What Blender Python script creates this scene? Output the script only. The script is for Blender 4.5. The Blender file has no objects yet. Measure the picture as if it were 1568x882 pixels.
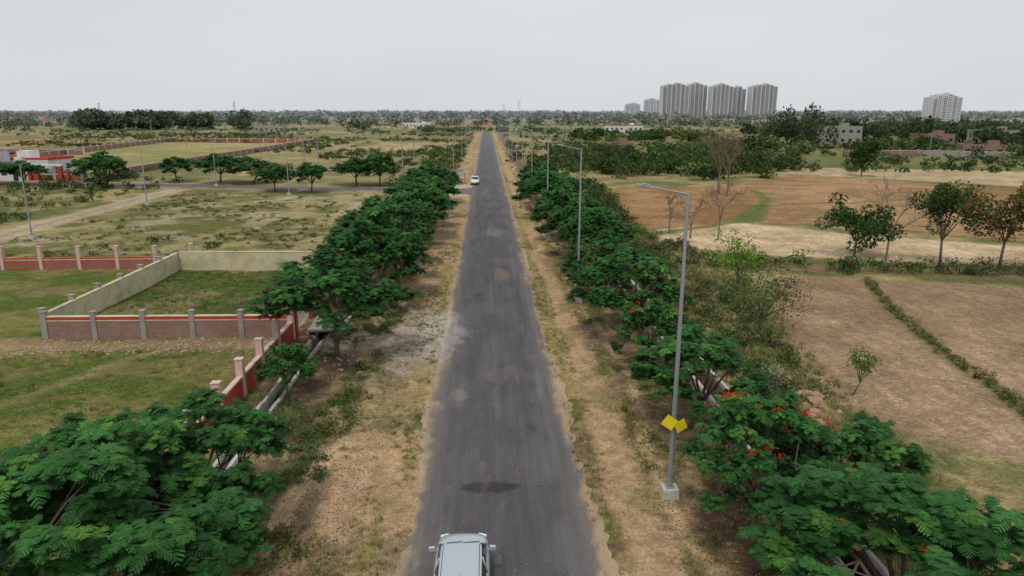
import bpy, math, random
import numpy as np
from mathutils import Vector
rng=np.random.default_rng(7); random.seed(7)
S=bpy.context.scene
# ------------------------------------------------------------------ noise
def _h(i,j,s):
    n=(i.astype(np.int64)*374761393+j.astype(np.int64)*668265263+s*1442695041)&0xffffffff
    n=((n^(n>>13))*1274126177)&0xffffffff
    n=(n^(n>>16))&0xffffffff
    return n/4294967295.0
def vn(x,y,s=0):
    i=np.floor(x);j=np.floor(y);fx=x-i;fy=y-j
    fx=fx*fx*(3-2*fx);fy=fy*fy*(3-2*fy)
    return (_h(i,j,s)*(1-fx)+_h(i+1,j,s)*fx)*(1-fy)+(_h(i,j+1,s)*(1-fx)+_h(i+1,j+1,s)*fx)*fy
def fbm(x,y,o=4,s=0):
    x=np.asarray(x,float);y=np.asarray(y,float)
    r=0;a=.5;t=0
    for k in range(o):
        r=r+a*vn(x*2**k+17.3*k,y*2**k+9.1*k,s+k);t+=a;a*=.55
    return r/t
def sm(a,b,x): 
    t=np.clip((x-a)/(b-a),0,1);return t*t*(3-2*t)
def sdpoly(x,y,P):
    d=np.full(x.shape,1e9);ins=np.zeros(x.shape,bool);n=len(P)
    for i in range(n):
        ax,ay=P[i];bx,by=P[(i+1)%n];ex,ey=bx-ax,by-ay
        wx,wy=x-ax,y-ay
        t=np.clip((wx*ex+wy*ey)/(ex*ex+ey*ey),0,1)
        d=np.minimum(d,np.hypot(wx-ex*t,wy-ey*t))
        if by!=ay:
            c=((ay>y)!=(by>y))&(x<(bx-ax)*(y-ay)/(by-ay)+ax); ins^=c
    return np.where(ins,-d,d)
def sdline(x,y,P):
    d=np.full(x.shape,1e9)
    for i in range(len(P)-1):
        ax,ay=P[i];bx,by=P[i+1];ex,ey=bx-ax,by-ay
        t=np.clip(((x-ax)*ex+(y-ay)*ey)/(ex*ex+ey*ey),0,1)
        d=np.minimum(d,np.hypot(x-ax-ex*t,y-ay-ey*t))
    return d
# ------------------------------------------------------------------ mesh helpers
def link(o,parent=None):
    S.collection.objects.link(o)
    if parent: o.parent=parent
    return o
def mesh_np(name,V,F,mat,col=None,msk=None,smooth=False,parent=None,link_it=True):
    V=np.asarray(V,np.float32).reshape(-1,3);F=np.asarray(F,np.int32);k=F.shape[1]
    me=bpy.data.meshes.new(name)
    me.vertices.add(len(V));me.vertices.foreach_set('co',V.ravel())
    me.loops.add(F.size);me.loops.foreach_set('vertex_index',F.ravel())
    me.polygons.add(len(F));me.polygons.foreach_set('loop_start',np.arange(0,F.size,k,dtype=np.int32))
    if smooth: me.polygons.foreach_set('use_smooth',np.ones(len(F),bool))
    me.update(calc_edges=True)
    for nm,c in (('col',col),('msk',msk)):
        if c is not None:
            c=np.asarray(c,np.float32)
            if c.shape[1]==3: c=np.concatenate([c,np.ones((len(c),1),np.float32)],1)
            at=me.color_attributes.new(name=nm,type='FLOAT_COLOR',domain='POINT');at.data.foreach_set('color',c.ravel())
    me.materials.append(mat)
    if not link_it: return me
    return link(bpy.data.objects.new(name,me),parent)
def quads(name,Q,mat,col,parent=None,link_it=True):
    Q=Q.reshape(-1,4,3);n=len(Q)
    return mesh_np(name,Q.reshape(-1,3),np.arange(n*4).reshape(n,4),mat,col=np.repeat(col,4,axis=0),parent=parent,link_it=link_it)
def empty(name,loc=(0,0,0),rz=0,sc=(1,1,1)):
    e=bpy.data.objects.new(name,None);e.location=loc;e.rotation_euler=(0,0,rz);e.scale=sc
    e.empty_display_size=.2;return link(e)
class MB:
    """polygon accumulator"""
    def __init__(s): s.v=[];s.f=[]
    def box(s,c,d,rz=0,rx=0,ry=0,taper=1):
        b=len(s.v)
        from mathutils import Euler
        R=Euler((rx,ry,rz)).to_matrix()
        for z in(-1,1):
            k=taper if z>0 else 1
            for x,y in((-1,-1),(1,-1),(1,1),(-1,1)):
                p=R@Vector((x*d[0]/2*k,y*d[1]/2*k,z*d[2]/2));s.v.append((p.x+c[0],p.y+c[1],p.z+c[2]))
        s.f+=[(b,b+3,b+2,b+1),(b+4,b+5,b+6,b+7)]+[(b+i,b+(i+1)%4,b+4+(i+1)%4,b+4+i) for i in range(4)]
    def tube(s,p0,p1,r0,r1,n=7,cap=True):
        p0=Vector(p0);p1=Vector(p1);d=(p1-p0)
        if d.length<1e-6:return
        d.normalize();a=d.orthogonal().normalized();c=d.cross(a);b=len(s.v)
        for p,r in((p0,r0),(p1,r1)):
            for i in range(n):
                t=2*math.pi*i/n;q=p+(a*math.cos(t)+c*math.sin(t))*r;s.v.append(tuple(q))
        s.f+=[(b+i,b+(i+1)%n,b+n+(i+1)%n,b+n+i) for i in range(n)]
        if cap: s.f+=[tuple(b+n+i for i in range(n)),tuple(b+i for i in reversed(range(n)))]
    def obj(s,name,mat,parent=None,smooth=False,bevel=0,subsurf=0,link_it=True):
        me=bpy.data.meshes.new(name);me.from_pydata(s.v,[],s.f);me.update()
        if smooth:
            for p in me.polygons:p.use_smooth=True
        me.materials.append(mat)
        if not link_it:return me
        o=link(bpy.data.objects.new(name,me),parent)
        if bevel:
            m=o.modifiers.new('b','BEVEL');m.width=bevel;m.segments=2
        if subsurf:
            m=o.modifiers.new('s','SUBSURF');m.levels=subsurf;m.render_levels=subsurf
        return o
# ------------------------------------------------------------------ materials
class N:
    def __init__(s,name):
        s.m=bpy.data.materials.new(name);s.m.use_nodes=True;s.t=s.m.node_tree;s.t.nodes.clear()
        s.out=s.n('ShaderNodeOutputMaterial');s.b=s.n('ShaderNodeBsdfPrincipled');s.l(s.b.outputs[0],s.out.inputs[0])
        s.b.inputs['Specular IOR Level'].default_value=.25
    def n(s,t,**k):
        x=s.t.nodes.new(t)
        for a,b in k.items():setattr(x,a,b)
        return x
    def l(s,a,b): s.t.links.new(a,b)
    def pos(s): return s.n('ShaderNodeNewGeometry').outputs['Position']
    def noise(s,vec,scale,det=5,rough=.6,dist=0):
        x=s.n('ShaderNodeTexNoise');x.inputs['Scale'].default_value=scale;x.inputs['Detail'].default_value=det
        x.inputs['Roughness'].default_value=rough;x.inputs['Distortion'].default_value=dist
        s.l(vec,x.inputs['Vector']);return x.outputs['Fac']
    def scl(s,vec,sc):
        x=s.n('ShaderNodeVectorMath',operation='MULTIPLY');s.l(vec,x.inputs[0]);x.inputs[1].default_value=sc;return x.outputs[0]
    def warp(s,vec,scale,amt):
        x=s.n('ShaderNodeTexNoise');x.inputs['Scale'].default_value=scale;x.inputs['Detail'].default_value=3;s.l(vec,x.inputs['Vector'])
        a=s.n('ShaderNodeVectorMath',operation='SCALE');s.l(x.outputs['Color'],a.inputs[0]);a.inputs['Scale'].default_value=amt
        b=s.n('ShaderNodeVectorMath',operation='ADD');s.l(vec,b.inputs[0]);s.l(a.outputs[0],b.inputs[1]);return b.outputs[0]
    def rng(s,v,a,b,c,d):
        x=s.n('ShaderNodeMapRange');s.l(v,x.inputs[0])
        for i,q in enumerate((a,b,c,d)):x.inputs[i+1].default_value=q
        return x.outputs[0]
    def mix(s,f,a,b,mode='MIX'):
        x=s.n('ShaderNodeMix',data_type='RGBA',blend_type=mode)
        for sock,v in((x.inputs[0],f),(x.inputs[6],a),(x.inputs[7],b)):
            if hasattr(v,'links'): s.l(v,sock)
            elif isinstance(v,(int,float)): sock.default_value=v
            else: sock.default_value=(*v,1)
        return x.outputs[2]
    def math(s,op,a,b):
        x=s.n('ShaderNodeMath',operation=op)
        for i,v in enumerate((a,b)):
            if hasattr(v,'links'): s.l(v,x.inputs[i])
            else:x.inputs[i].default_value=v
        return x.outputs[0]
    def bump(s,h,st=.3,d=.05):
        x=s.n('ShaderNodeBump');x.inputs['Strength'].default_value=st;x.inputs['Distance'].default_value=d
        s.l(h,x.inputs['Height']);s.l(x.outputs[0],s.b.inputs['Normal'])
    def set(s,c=None,r=.8,metal=0,spec=None):
        if c is not None:
            if hasattr(c,'links'):s.l(c,s.b.inputs['Base Color'])
            else:s.b.inputs['Base Color'].default_value=(*c,1)
        s.b.inputs['Roughness'].default_value=r;s.b.inputs['Metallic'].default_value=metal
        if spec is not None:s.b.inputs['Specular IOR Level'].default_value=spec
        return s.m
def grimy(name,c,r=.8,amt=.35,scale=1.5,dirt=(.16,.12,.08),metal=0,spec=.25):
    m=N(name);p=m.pos();n1=m.noise(p,scale,6,.65);n2=m.noise(p,scale*9,4,.6)
    a=m.mix(m.rng(n1,.45,.75,0,amt),c,dirt)
    a=m.mix(m.rng(n2,.3,.7,0,.25),a,tuple(k*.7 for k in c))
    m.bump(n2,.15,.01);return m.set(a,r,metal,spec)
def vcol_leaf(name,trans=.25,rough=.5,spec=.3):
    m=N(name);at=m.n('ShaderNodeAttribute',attribute_name='col')
    m.set(at.outputs['Color'],rough,spec=spec)
    t=m.n('ShaderNodeBsdfTranslucent');m.l(at.outputs['Color'],t.inputs[0])
    mx=m.n('ShaderNodeMixShader');mx.inputs[0].default_value=trans
    m.l(m.b.outputs[0],mx.inputs[1]);m.l(t.outputs[0],mx.inputs[2]);m.l(mx.outputs[0],m.out.inputs[0]);return m.m
M_leaf=vcol_leaf('leaf',.2,.6,.10); M_dull=vcol_leaf('dry_leaf',.12,.8,.1)
M_bark=grimy('bark',(.13,.10,.075),.9,.5,3,(.05,.04,.03))
M_twig=grimy('bare_wood',(.20,.15,.12),.9,.3,3)
M_conc=grimy('concrete',(.33,.31,.28),.85,.6,1.2,(.12,.11,.09))
M_concw=grimy('whitewashed_concrete',(.50,.48,.43),.85,.6,1.5,(.14,.12,.10))
M_cream=grimy('cream_plaster',(.62,.55,.36),.85,.75,.9,(.22,.19,.12))
M_red=grimy('red_paint',(.46,.055,.04),.6,.45,1.5)
M_pink=grimy('pinkish_post_paint',(.66,.46,.40),.7,.4,2)
M_grey=grimy('galvanised_steel',(.36,.39,.41),.45,.15,2,(.22,.20,.18),.5,.5)
M_yel=grimy('yellow_paint',(.85,.66,.02),.5,.08,4)
M_white=grimy('white_paint',(.66,.66,.63),.6,.35,.5)
M_dark=N('dark_opening').set((.03,.033,.038),.4)
M_blue=grimy('blue_tarp',(.10,.22,.45),.6,.2,3)
M_roof=grimy('sheet_roof',(.38,.38,.40),.6,.4,.6)
def brick(name,c1,c2,mort):
    m=N(name);p=m.pos();sx=m.n('ShaderNodeSeparateXYZ');m.l(p,sx.inputs[0])
    cb=m.n('ShaderNodeCombineXYZ');m.l(m.math('ADD',sx.outputs[0],sx.outputs[1]),cb.inputs[0]);m.l(sx.outputs[2],cb.inputs[1])
    b=m.n('ShaderNodeTexBrick');m.l(cb.outputs[0],b.inputs[0]);b.inputs['Color1'].default_value=(*c1,1);b.inputs['Color2'].default_value=(*c2,1)
    b.inputs['Mortar'].default_value=(*mort,1);b.inputs['Scale'].default_value=1
    b.inputs['Brick Width'].default_value=.24;b.inputs['Row Height'].default_value=.085;b.inputs['Mortar Size'].default_value=.008
    n=m.noise(p,1.3,6,.65);c=m.mix(m.rng(n,.45,.7,0,.6),b.outputs[0],mort);m.bump(b.outputs['Fac'],.3,.01);return m.set(c,.9)
M_brick=brick('brick',(.27,.13,.095),(.19,.10,.08),(.30,.26,.23))
M_brickr=brick('red_brick',(.36,.09,.06),(.28,.07,.05),(.30,.2,.16))
# ------------------------------------------------------------------ terrain
SR=[(-3,126.5),(-20,130),(-60,138),(-100,145),(-190,161)]   # side road centreline
MOUND=(15.6,30.5)
def gz(x,y):
    x=np.asarray(x,float);y=np.asarray(y,float)
    z=.34*(fbm(x*.22,y*.22,3,5)-.5)+.10*(fbm(x*1.1,y*1.1,3,9)-.5)+.5*(fbm(x*.03,y*.03,2,31)-.5)*sm(15,60,np.abs(x))
    flat=sm(4.0,6.5,np.abs(x-.4))
    sr=sm(4,8,sdline(x,y,SR));z=z*flat*sr-.03*(1-flat)
    z-=.55*sm(13.2,18,x)*(1-sm(90,125,y))
    dr=(np.abs(x-11.65)<.48)&(y<72)&(y>4);z=np.where(dr,z-.8,z)
    dl=(np.abs(x+10.75)<.30)&(y<58)&(y>4);z=np.where(dl,z-.6,z)
    r=np.hypot(x-MOUND[0],(y-MOUND[1])*.7);z+=.7*np.exp(-(r/1.6)**2)*(.6+.8*fbm(x*1.5,y*1.5,3,3))
    return z
G1=lambda x,y: float(gz(np.array([x]),np.array([y]))[0])
ys=list(np.arange(-40,8,1.0));y=8.
while y<12000: ys.append(y); y+=max(.085,.0068*y)
xs=[0.];d=.15
while xs[-1]<7000:
    if xs[-1]>14: d*=1.0105
    xs.append(xs[-1]+d)
xs=np.array(xs);xs=np.concatenate([-xs[:0:-1],xs]);ys=np.array(ys)
X,Y=np.meshgrid(xs,ys);nx,ny=len(xs),len(ys);x=X.ravel();y=Y.ravel()
n1=fbm(x*.05,y*.05,4,2);n2=fbm(x*.3,y*.3,4,3);n3=fbm(x*1.6,y*1.6,4,4)
C=np.zeros((len(x),3));K=np.zeros((len(x),3))  # K: grass, clod, gravel
def A(*c): return np.array(c)
def put(m,c,k=(0,0,0)):
    global C,K
    m=np.clip(m,0,1)[:,None]
    C=C*(1-m)+(c if getattr(c,'ndim',1)==2 else A(*c)[None])*m;K=K*(1-m)+A(*k)[None]*m
def mx(c0,c1,t): t=np.clip(t,0,1)[:,None];return A(*c0)[None]*(1-t)+A(*c1)[None]*t
GREEN=(.098,.14,.026);OLIVE=(.14,.15,.055);DRY=(.31,.25,.12);DIRT=(.50,.335,.19);LIT=(.16,.11,.07)
C=mx(OLIVE,DRY,sm(.44,.60,.5*n1+.5*n2));K[:,0]=.8
px=np.floor((x+18*n1*2+.25*y)/70);py=np.floor((y+12*n1)/ (38+ .06*np.abs(y)).clip(38,200).mean())
hh=_h(px,py,77);pal=[(.12,.14,.05),(.26,.215,.11),(.36,.275,.16),(.15,.155,.06),(.20,.185,.08),(.31,.21,.12)]
far=sm(135,160,y)
for i,c in enumerate(pal):
    put(far*((hh*6).astype(int)==i)*.75,mx(c,tuple(q*1.25 for q in c),sm(.35,.65,n2)),(.6,0,0))
put(far*sm(.52,.60,fbm(x*.04,y*.02,4,97))*.6,(.115,.135,.05),(.7,0,0))
# left open plot beyond compound
m=sm(-56,-53,x)*(1-sm(-14,-11.5,x))*sm(61,63,y)*(1-sm(118,124,y))
put(m,mx((.14,.145,.045),(.30,.25,.12),sm(.44,.58,.35*n1+.65*n2)),(.8,0,0))
put(m*sm(.56,.64,fbm(x*.35,y*.45,5,45))*.6,mx((.36,.30,.17),(.22,.17,.09),n3),(.4,0,.5))
put(m*sm(.60,.70,fbm(x*.16,y*.3,5,44))*.5,(.44,.38,.27),(.2,0,.5))
# left near meadow
m=(1-sm(-14.5,-12.8,x+1.2*(n2-.5)))*(1-sm(61,64,y))
put(m,mx(GREEN,(.18,.18,.048),sm(.42,.62,n2*.65+n1*.35)),(1,0,0))
put(m*sm(.52,.62,fbm(x*.2+3,y*.32,5,41))*.75,mx((.27,.21,.10),(.17,.16,.05),n3),(.8,0,.2))
put(m*sm(.58,.66,fbm(x*.7+3,y*.8,4,46))*.6,mx((.30,.22,.12),(.20,.15,.07),n3),(.5,0,.4))
put((1-sm(.3,1.8,sdline(x,y+1.6*(n2-.5),[(-60,36),(-34,41.3),(-27,41.7),(-12.8,41.4)])+1.2*(n3-.5)))*.9,mx((.38,.26,.15),(.24,.16,.10),n3),(0,0,1))
put((1-sm(.1,.8,sdline(x+1.5*(n2-.5),y,[(-60,28),(-36,36),(-28,40)])))*.7,(.35,.27,.15),(.2,0,.6))
put((1-sm(.1,.9,sdline(x+1.5*(n2-.5),y+1.5*(n1-.5),[(-40,17),(-28,26),(-24,33),(-20,41)])))*.5,(.31,.24,.12),(.4,0,.4))
# compound interior
put((sdpoly(x,y,[(-28,43),(-12.5,43),(-12.5,62.5),(-28,62.5)])<0).astype(float),mx((.085,.12,.028),(.20,.17,.075),sm(.50,.66,n2)),(1,0,0))
# verges
e=(n2-.5)*2.2;mw=2.4*(fbm(y*.07,y*0+3,3,201)-.5);mw2=2.4*(fbm(y*.07,y*0+8,3,202)-.5)
VL=sm(-13.4,-12.6,x+e*.3)*(1-sm(-2.6,-2.4,x));VR=sm(3.3,3.5,x)*(1-sm(12.2,13,x+e*.5))
vlen=1-sm(440,600,y)
put(VL*vlen,mx(LIT,(.28,.20,.12),sm(.35,.65,n3)),(.3,0,.7))
put(VL*vlen*sm(.46,.53,fbm(x*.45,y*.3,5,21)),mx((.11,.135,.04),(.25,.205,.095),sm(.4,.6,n3)),(1,0,0))
put(vlen*VL*sm(-7.6,-6.6,x+e*1.8+mw)*sm(.27,.38,fbm(x*.5,y*.2,4,22)),mx(DIRT,(.31,.215,.13),sm(.35,.7,n3*.55+n2*.45)),(0,0,1))
put(vlen*VL*sm(.52,.60,fbm(x*.6+31,y*.4,5,221))*.75,mx((.20,.145,.09),(.27,.22,.12),n3),(.5,0,.7))
put(vlen*VL*(1-sm(.2,.6,np.abs(x+6.6+.9*np.sin(y*.35)+e*.25)))*(1-sm(36,40,y))*.85,(.56,.385,.225),(0,0,.5))
put(vlen*(1-sm(.1,.9,np.abs(x+3.7+e*.35)))*sm(.44,.54,fbm(x*.5,y*.15,4,25)),mx((.40,.31,.14),(.23,.205,.07),n3),(.8,0,.2))
put(VR*vlen,mx(LIT,(.28,.195,.11),sm(.35,.65,n3)),(.3,0,.7))
put(vlen*VR*sm(.46,.54,fbm(x*.45+9,y*.3,5,23))*(1-sm(8.2,10.4,x)),mx((.14,.145,.045),(.30,.235,.105),sm(.4,.6,n3)),(1,0,0))
put(vlen*(1-sm(.5,1.25,np.abs(x-5.3+e*.5+mw2*.3)))*sm(.20,.33,fbm(x*.6,y*.25,4,205))*.95,mx(DIRT,(.36,.245,.145),sm(.3,.7,n3*.6+n2*.4)),(0,0,1))
put(vlen*VR*sm(.56,.63,fbm(x*.5+2,y*.35,4,207))*(1-sm(6,9,x))*.8,mx((.36,.28,.13),(.22,.18,.07),n3),(.8,0,.2))
put(vlen*(1-sm(.2,.75,np.abs(x-4.1+e*.3)))*sm(.44,.55,fbm(x*.5,y*.2,4,24)),mx((.40,.31,.14),(.25,.205,.07),n3),(.8,0,.2))
put(vlen*VR*(1-sm(.1,.5,np.abs(x-7.2-.6*np.sin(y*.21)+e*.3+mw2*.5)))*.7,(.48,.33,.19),(0,0,.8))
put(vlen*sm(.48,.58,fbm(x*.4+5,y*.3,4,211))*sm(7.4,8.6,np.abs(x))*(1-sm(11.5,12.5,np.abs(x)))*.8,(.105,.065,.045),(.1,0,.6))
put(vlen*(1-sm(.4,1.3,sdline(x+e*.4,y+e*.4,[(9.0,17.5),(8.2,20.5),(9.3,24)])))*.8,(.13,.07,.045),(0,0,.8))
# pale spill in front of the compound gate
sp=1-sm(-1.6,1.6,sdpoly(x,y,[(-10,42),(-7,39.5),(-5,36),(-2,37),(-2,48),(-6.5,49),(-8,45)])+e*1.6+1.5*(n3-.5))
put(sp*.85,mx((.50,.45,.39),(.26,.20,.145),sm(.38,.62,n3*.6+n2*.4)),(0,0,1))
put((1-sm(-.5,1.2,sdpoly(x,y,[(-7,38),(-5,35),(-4,30),(-6,29),(-7.5,33)])+e))*.5,(.14,.145,.055),(1,0,0))
# right bank
m=sm(12.2,13,x+e*.5)*(1-sm(17,21,x+e))*(1-sm(128,136,y))
put(m,mx((.12,.135,.045),(.30,.24,.115),sm(.40,.60,n2*.6+n3*.4)),(1,0,0))
def field(P,c0,c1,k,w=.5,a=1):
    put(a*(1-sm(-w,w,sdpoly(x,y,P)+e*.6)),mx(c0,c1,sm(.3,.7,n1*.4+n2*.6)),k)
field([(26.9,61.5),(22.5,52),(20,45),(18.5,38),(18.2,32),(20.5,28),(23,25.5),(30,22),(60,10),(90,30),(90,45),(46,56.5)],(.30,.20,.115),(.42,.29,.18),(0,1,0))
field([(19,25),(24,22.5),(40,14),(60,6),(60,-20),(15,-20),(16,20)],(.26,.21,.09),(.36,.27,.135),(.9,0,0))
field([(20.6,84),(20,76),(30,69.5),(50,64),(90,53),(120,60),(58,74),(45,81),(34,92),(26,93)],(.46,.34,.20),(.57,.44,.28),(0,.25,.2))
field([(20.6,129),(48,134),(50,121),(32,91),(20.6,86),(17.5,92)],(.25,.14,.055),(.35,.21,.095),(0,.45,0))
field([(48,134),(68,157),(102,127),(112,80),(61,77),(37,91),(51,121)],(.26,.155,.065),(.36,.225,.115),(0,.45,0))
field([(64,160),(72,180),(150,160),(140,112),(106,128),(74,158)],(.38,.29,.16),(.48,.375,.24),(0,.2,0))
field([(60,185),(66,196),(180,165),(165,150)],(.12,.13,.045),(.19,.18,.07),(.8,0,0))
put((1-sm(.5,1.3,sdline(x+e*.4,y,[(49,127),(46,112),(34,92),(25,86),(19,82)])))*.85,(.13,.16,.045),(1,0,0))
put((1-sm(.3,.9,sdline(x+e*.3,y,[(34,59),(31,51),(28.3,39.5),(27.4,33),(26.6,30),(26,20)])))*.85,(.16,.15,.055),(1,0,0))
put((1-sm(1.0,2.4,sdline(x,y+e*.4,[(24,65.5),(30,64.3),(50,59.2),(90,49)]))),mx((.28,.19,.105),(.13,.13,.045),sm(.42,.58,n3*.5+n2*.5)),(.5,.2,.3))
put((1-sm(.5,1.0,sdline(x,y+e*.4,[(37,90.5),(48,88),(61,76),(90,70)])))*.8,(.15,.13,.05),(.8,0,0))
put((1-sm(.5,1.0,sdline(x,y+e*.4,[(40,106),(70,112),(110,103)])))*.7,(.13,.11,.045),(.8,0,0))
# left: track, fenced plot
put((1-sm(1.8,3.0,np.abs(x+56.9+e*.7)))*sm(40,50,y)*(1-sm(128,134,y)),mx((.44,.36,.25),(.34,.27,.18),n3),(.1,0,1))
put((1-sm(.1,.5,np.abs(x+56.9+e*.3)))*sm(40,50,y)*(1-sm(125,130,y))*.5,(.2,.19,.09),(1,0,0))
put((1-sm(.4,1.1,sdline(x,y+e*.5,[(-13,96),(-30,100),(-53,92)])))*.7,(.38,.30,.18),(.2,0,.5))
put(1-sm(-3,3,sdpoly(x,y,[(-82,165),(-134,172),(-150,335),(-84,330)])),mx((.38,.31,.15),(.25,.235,.09),sm(.35,.65,n1)),(.7,0,0))
put((1-sm(4,6.0,sdline(x,y+e*.6,SR)))*(1-(np.abs(x-.4)<3)),mx((.36,.28,.18),(.20,.18,.08),sm(.4,.6,n2)),(.2,0,.8))
put(1-sm(-1.5,1.5,sdpoly(x,y,[(-3,118),(-8,120),(-12,124),(-12,133),(-3,142)])+e),(.46,.36,.24),(0,0,1))
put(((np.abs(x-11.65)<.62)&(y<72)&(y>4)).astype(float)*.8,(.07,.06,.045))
put((1-sm(0,1,np.hypot(x-MOUND[0],(y-MOUND[1])*.7)/1.9))*.9,(.45,.28,.18),(0,.3,1))
f=sm(220,1900,y)[:,None];C=C*(1-f)+A(.28,.295,.265)[None]*f  # distance haze painted into the ground colour
C*=(.70+.60*n3)[:,None]*(.80+.4*n2)[:,None]*(.85+.3*n1)[:,None]
Z=gz(x,y)
ii=(np.arange(ny-1)[:,None]*nx+np.arange(nx-1)[None]).ravel()
F=np.stack([ii,ii+1,ii+nx+1,ii+nx],1)
g=N('ground_soil');p=g.pos();at=g.n('ShaderNodeAttribute',attribute_name='col').outputs['Color']
ms=g.n('ShaderNodeSeparateColor');g.l(g.n('ShaderNodeAttribute',attribute_name='msk').outputs['Color'],ms.inputs[0])
fn=g.noise(p,9,6,.7);mn=g.noise(p,1.7,6,.7);bn=g.noise(p,.35,5,.6)
c=g.mix(1,at,g.mix(g.rng(mn,.3,.7,0,1),(.66,.64,.62),(1.36,1.37,1.38)),'MULTIPLY')
c=g.mix(1,c,g.mix(g.rng(fn,.3,.7,0,1),(.60,.60,.60),(1.42,1.42,1.42)),'MULTIPLY')
gr=g.noise(p,3.2,5,.75)
c=g.mix(g.math('MULTIPLY',ms.outputs[0],g.rng(gr,.50,.60,0,.75)),c,g.mix(.4,(.05,.08,.018),c))
c=g.mix(g.math('MULTIPLY',ms.outputs[0],g.rng(g.noise(p,5.1,4,.7),.56,.66,0,.5)),c,(.33,.28,.13))
wp=g.warp(p,2.2,.55)
vo=g.n('ShaderNodeTexVoronoi',feature='DISTANCE_TO_EDGE');g.l(wp,vo.inputs['Vector']);vo.inputs['Scale'].default_value=2.9
vc=g.n('ShaderNodeTexVoronoi',feature='F1');g.l(wp,vc.inputs['Vector']);vc.inputs['Scale'].default_value=4.3
crk=g.math('MULTIPLY',g.rng(vo.outputs['Distance'],0,.12,.6,0),g.rng(mn,.38,.55,.2,1))
c=g.mix(g.math('MULTIPLY',ms.outputs[1],crk),c,(.12,.075,.045))
c=g.mix(g.math('MULTIPLY',ms.outputs[1],g.rng(vc.outputs['Color'],.3,.9,0,.30)),c,(.50,.37,.25))
c=g.mix(g.math('MULTIPLY',ms.outputs[1],g.rng(g.noise(p,.9,6,.75),.50,.66,0,.45)),c,(.19,.12,.07))
wv=g.n('ShaderNodeTexWave',wave_type='BANDS',bands_direction='X');g.l(p,wv.inputs['Vector']);wv.inputs['Scale'].default_value=.28;wv.inputs['Distortion'].default_value=3;wv.inputs['Detail'].default_value=3
c=g.mix(g.math('MULTIPLY',ms.outputs[1],g.rng(wv.outputs['Fac'],.2,.9,0,.22)),c,(.22,.15,.09))
sv=g.n('ShaderNodeTexVoronoi',feature='F1');g.l(p,sv.inputs['Vector']);sv.inputs['Scale'].default_value=5
c=g.mix(g.math('MULTIPLY',ms.outputs[2],g.rng(sv.outputs['Distance'],.06,.14,.6,0)),c,(.50,.43,.36))
c=g.mix(g.rng(bn,.52,.72,0,.30),c,(.15,.12,.07))
hb=g.math('ADD',g.math('MULTIPLY',fn,.5),mn)
hb=g.math('ADD',hb,g.math('MULTIPLY',g.math('MULTIPLY',ms.outputs[1],vc.outputs['Distance']),-1.2))
hb=g.math('ADD',hb,g.math('MULTIPLY',gr,g.math('MULTIPLY',ms.outputs[0],1.2)))
g.bump(hb,.9,.13);M_ground=g.set(c,.95,spec=.05)
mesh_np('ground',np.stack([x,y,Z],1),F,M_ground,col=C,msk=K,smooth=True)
# ------------------------------------------------------------------ roads
def road_mat(name):
    r=N(name);p=r.pos();at=r.n('ShaderNodeAttribute',attribute_name='col').outputs['Color']
    fn=r.noise(p,22,4,.7);mn=r.noise(p,1.1,6,.7)
    st=r.noise(r.scl(p,(2.2,.07,1)),1.4,5,.65);s2=r.noise(r.scl(p,(9,.25,1)),1,4,.7)
    c=r.mix(1,at,r.mix(r.rng(st,.3,.7,0,1),(.84,.84,.84),(1.17,1.17,1.17)),'MULTIPLY')
    c=r.mix(1,c,r.mix(r.rng(s2,.3,.7,0,1),(.92,.92,.92),(1.08,1.08,1.08)),'MULTIPLY')
    c=r.mix(1,c,r.mix(r.rng(fn,.3,.7,0,1),(.66,.66,.66),(1.34,1.34,1.34)),'MULTIPLY')
    c=r.mix(r.rng(mn,.54,.74,0,.28),c,(.16,.14,.125))
    v=r.n('ShaderNodeTexVoronoi',feature='DISTANCE_TO_EDGE');v.inputs['Scale'].default_value=.45;r.l(r.warp(r.scl(p,(1.6,.55,1)),1.5,.5),v.inputs['Vector'])
    ck=r.math('MULTIPLY',r.rng(v.outputs['Distance'],0,.010,.6,0),r.rng(mn,.47,.6,0,1))
    c=r.mix(ck,c,(.03,.03,.03))
    r.bump(r.math('ADD',fn,mn),.3,.02);return r.set(c,.85,spec=.15)
M_road=road_mat('asphalt')
def ribbon(name,yl,fx,zoff,colf,ncol):
    yy=np.array(yl);ss=np.linspace(0,1,ncol);YY,SS=np.meshgrid(yy,ss,indexing='ij')
    xx,y2=fx(YY,SS);f=xx.shape
    zz=gz(xx,y2)+zoff;col=colf(xx.ravel(),y2.ravel(),SS.ravel())
    i=(np.arange(f[0]-1)[:,None]*f[1]+np.arange(f[1]-1)[None]).ravel()
    return mesh_np(name,np.stack([xx.ravel(),y2.ravel(),zz.ravel()],1),np.stack([i,i+1,i+f[1]+1,i+f[1]],1),M_road,col=col,smooth=True)
yl=[-30.];
while yl[-1]<465: yl.append(yl[-1]+max(.12,.006*abs(yl[-1])))
def fx(Yv,Sv):
    l=-2.95+.9*(fbm(Yv*.22,Yv*0+1,4,51)-.5)+.5*(fbm(Yv*2.,Yv*0,3,52)-.5)
    r=3.85+.8*(fbm(Yv*.22,Yv*0+4,4,53)-.5)+.5*(fbm(Yv*2.,Yv*0+7,3,54)-.5)
    return l+(r-l)*Sv,Yv
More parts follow.
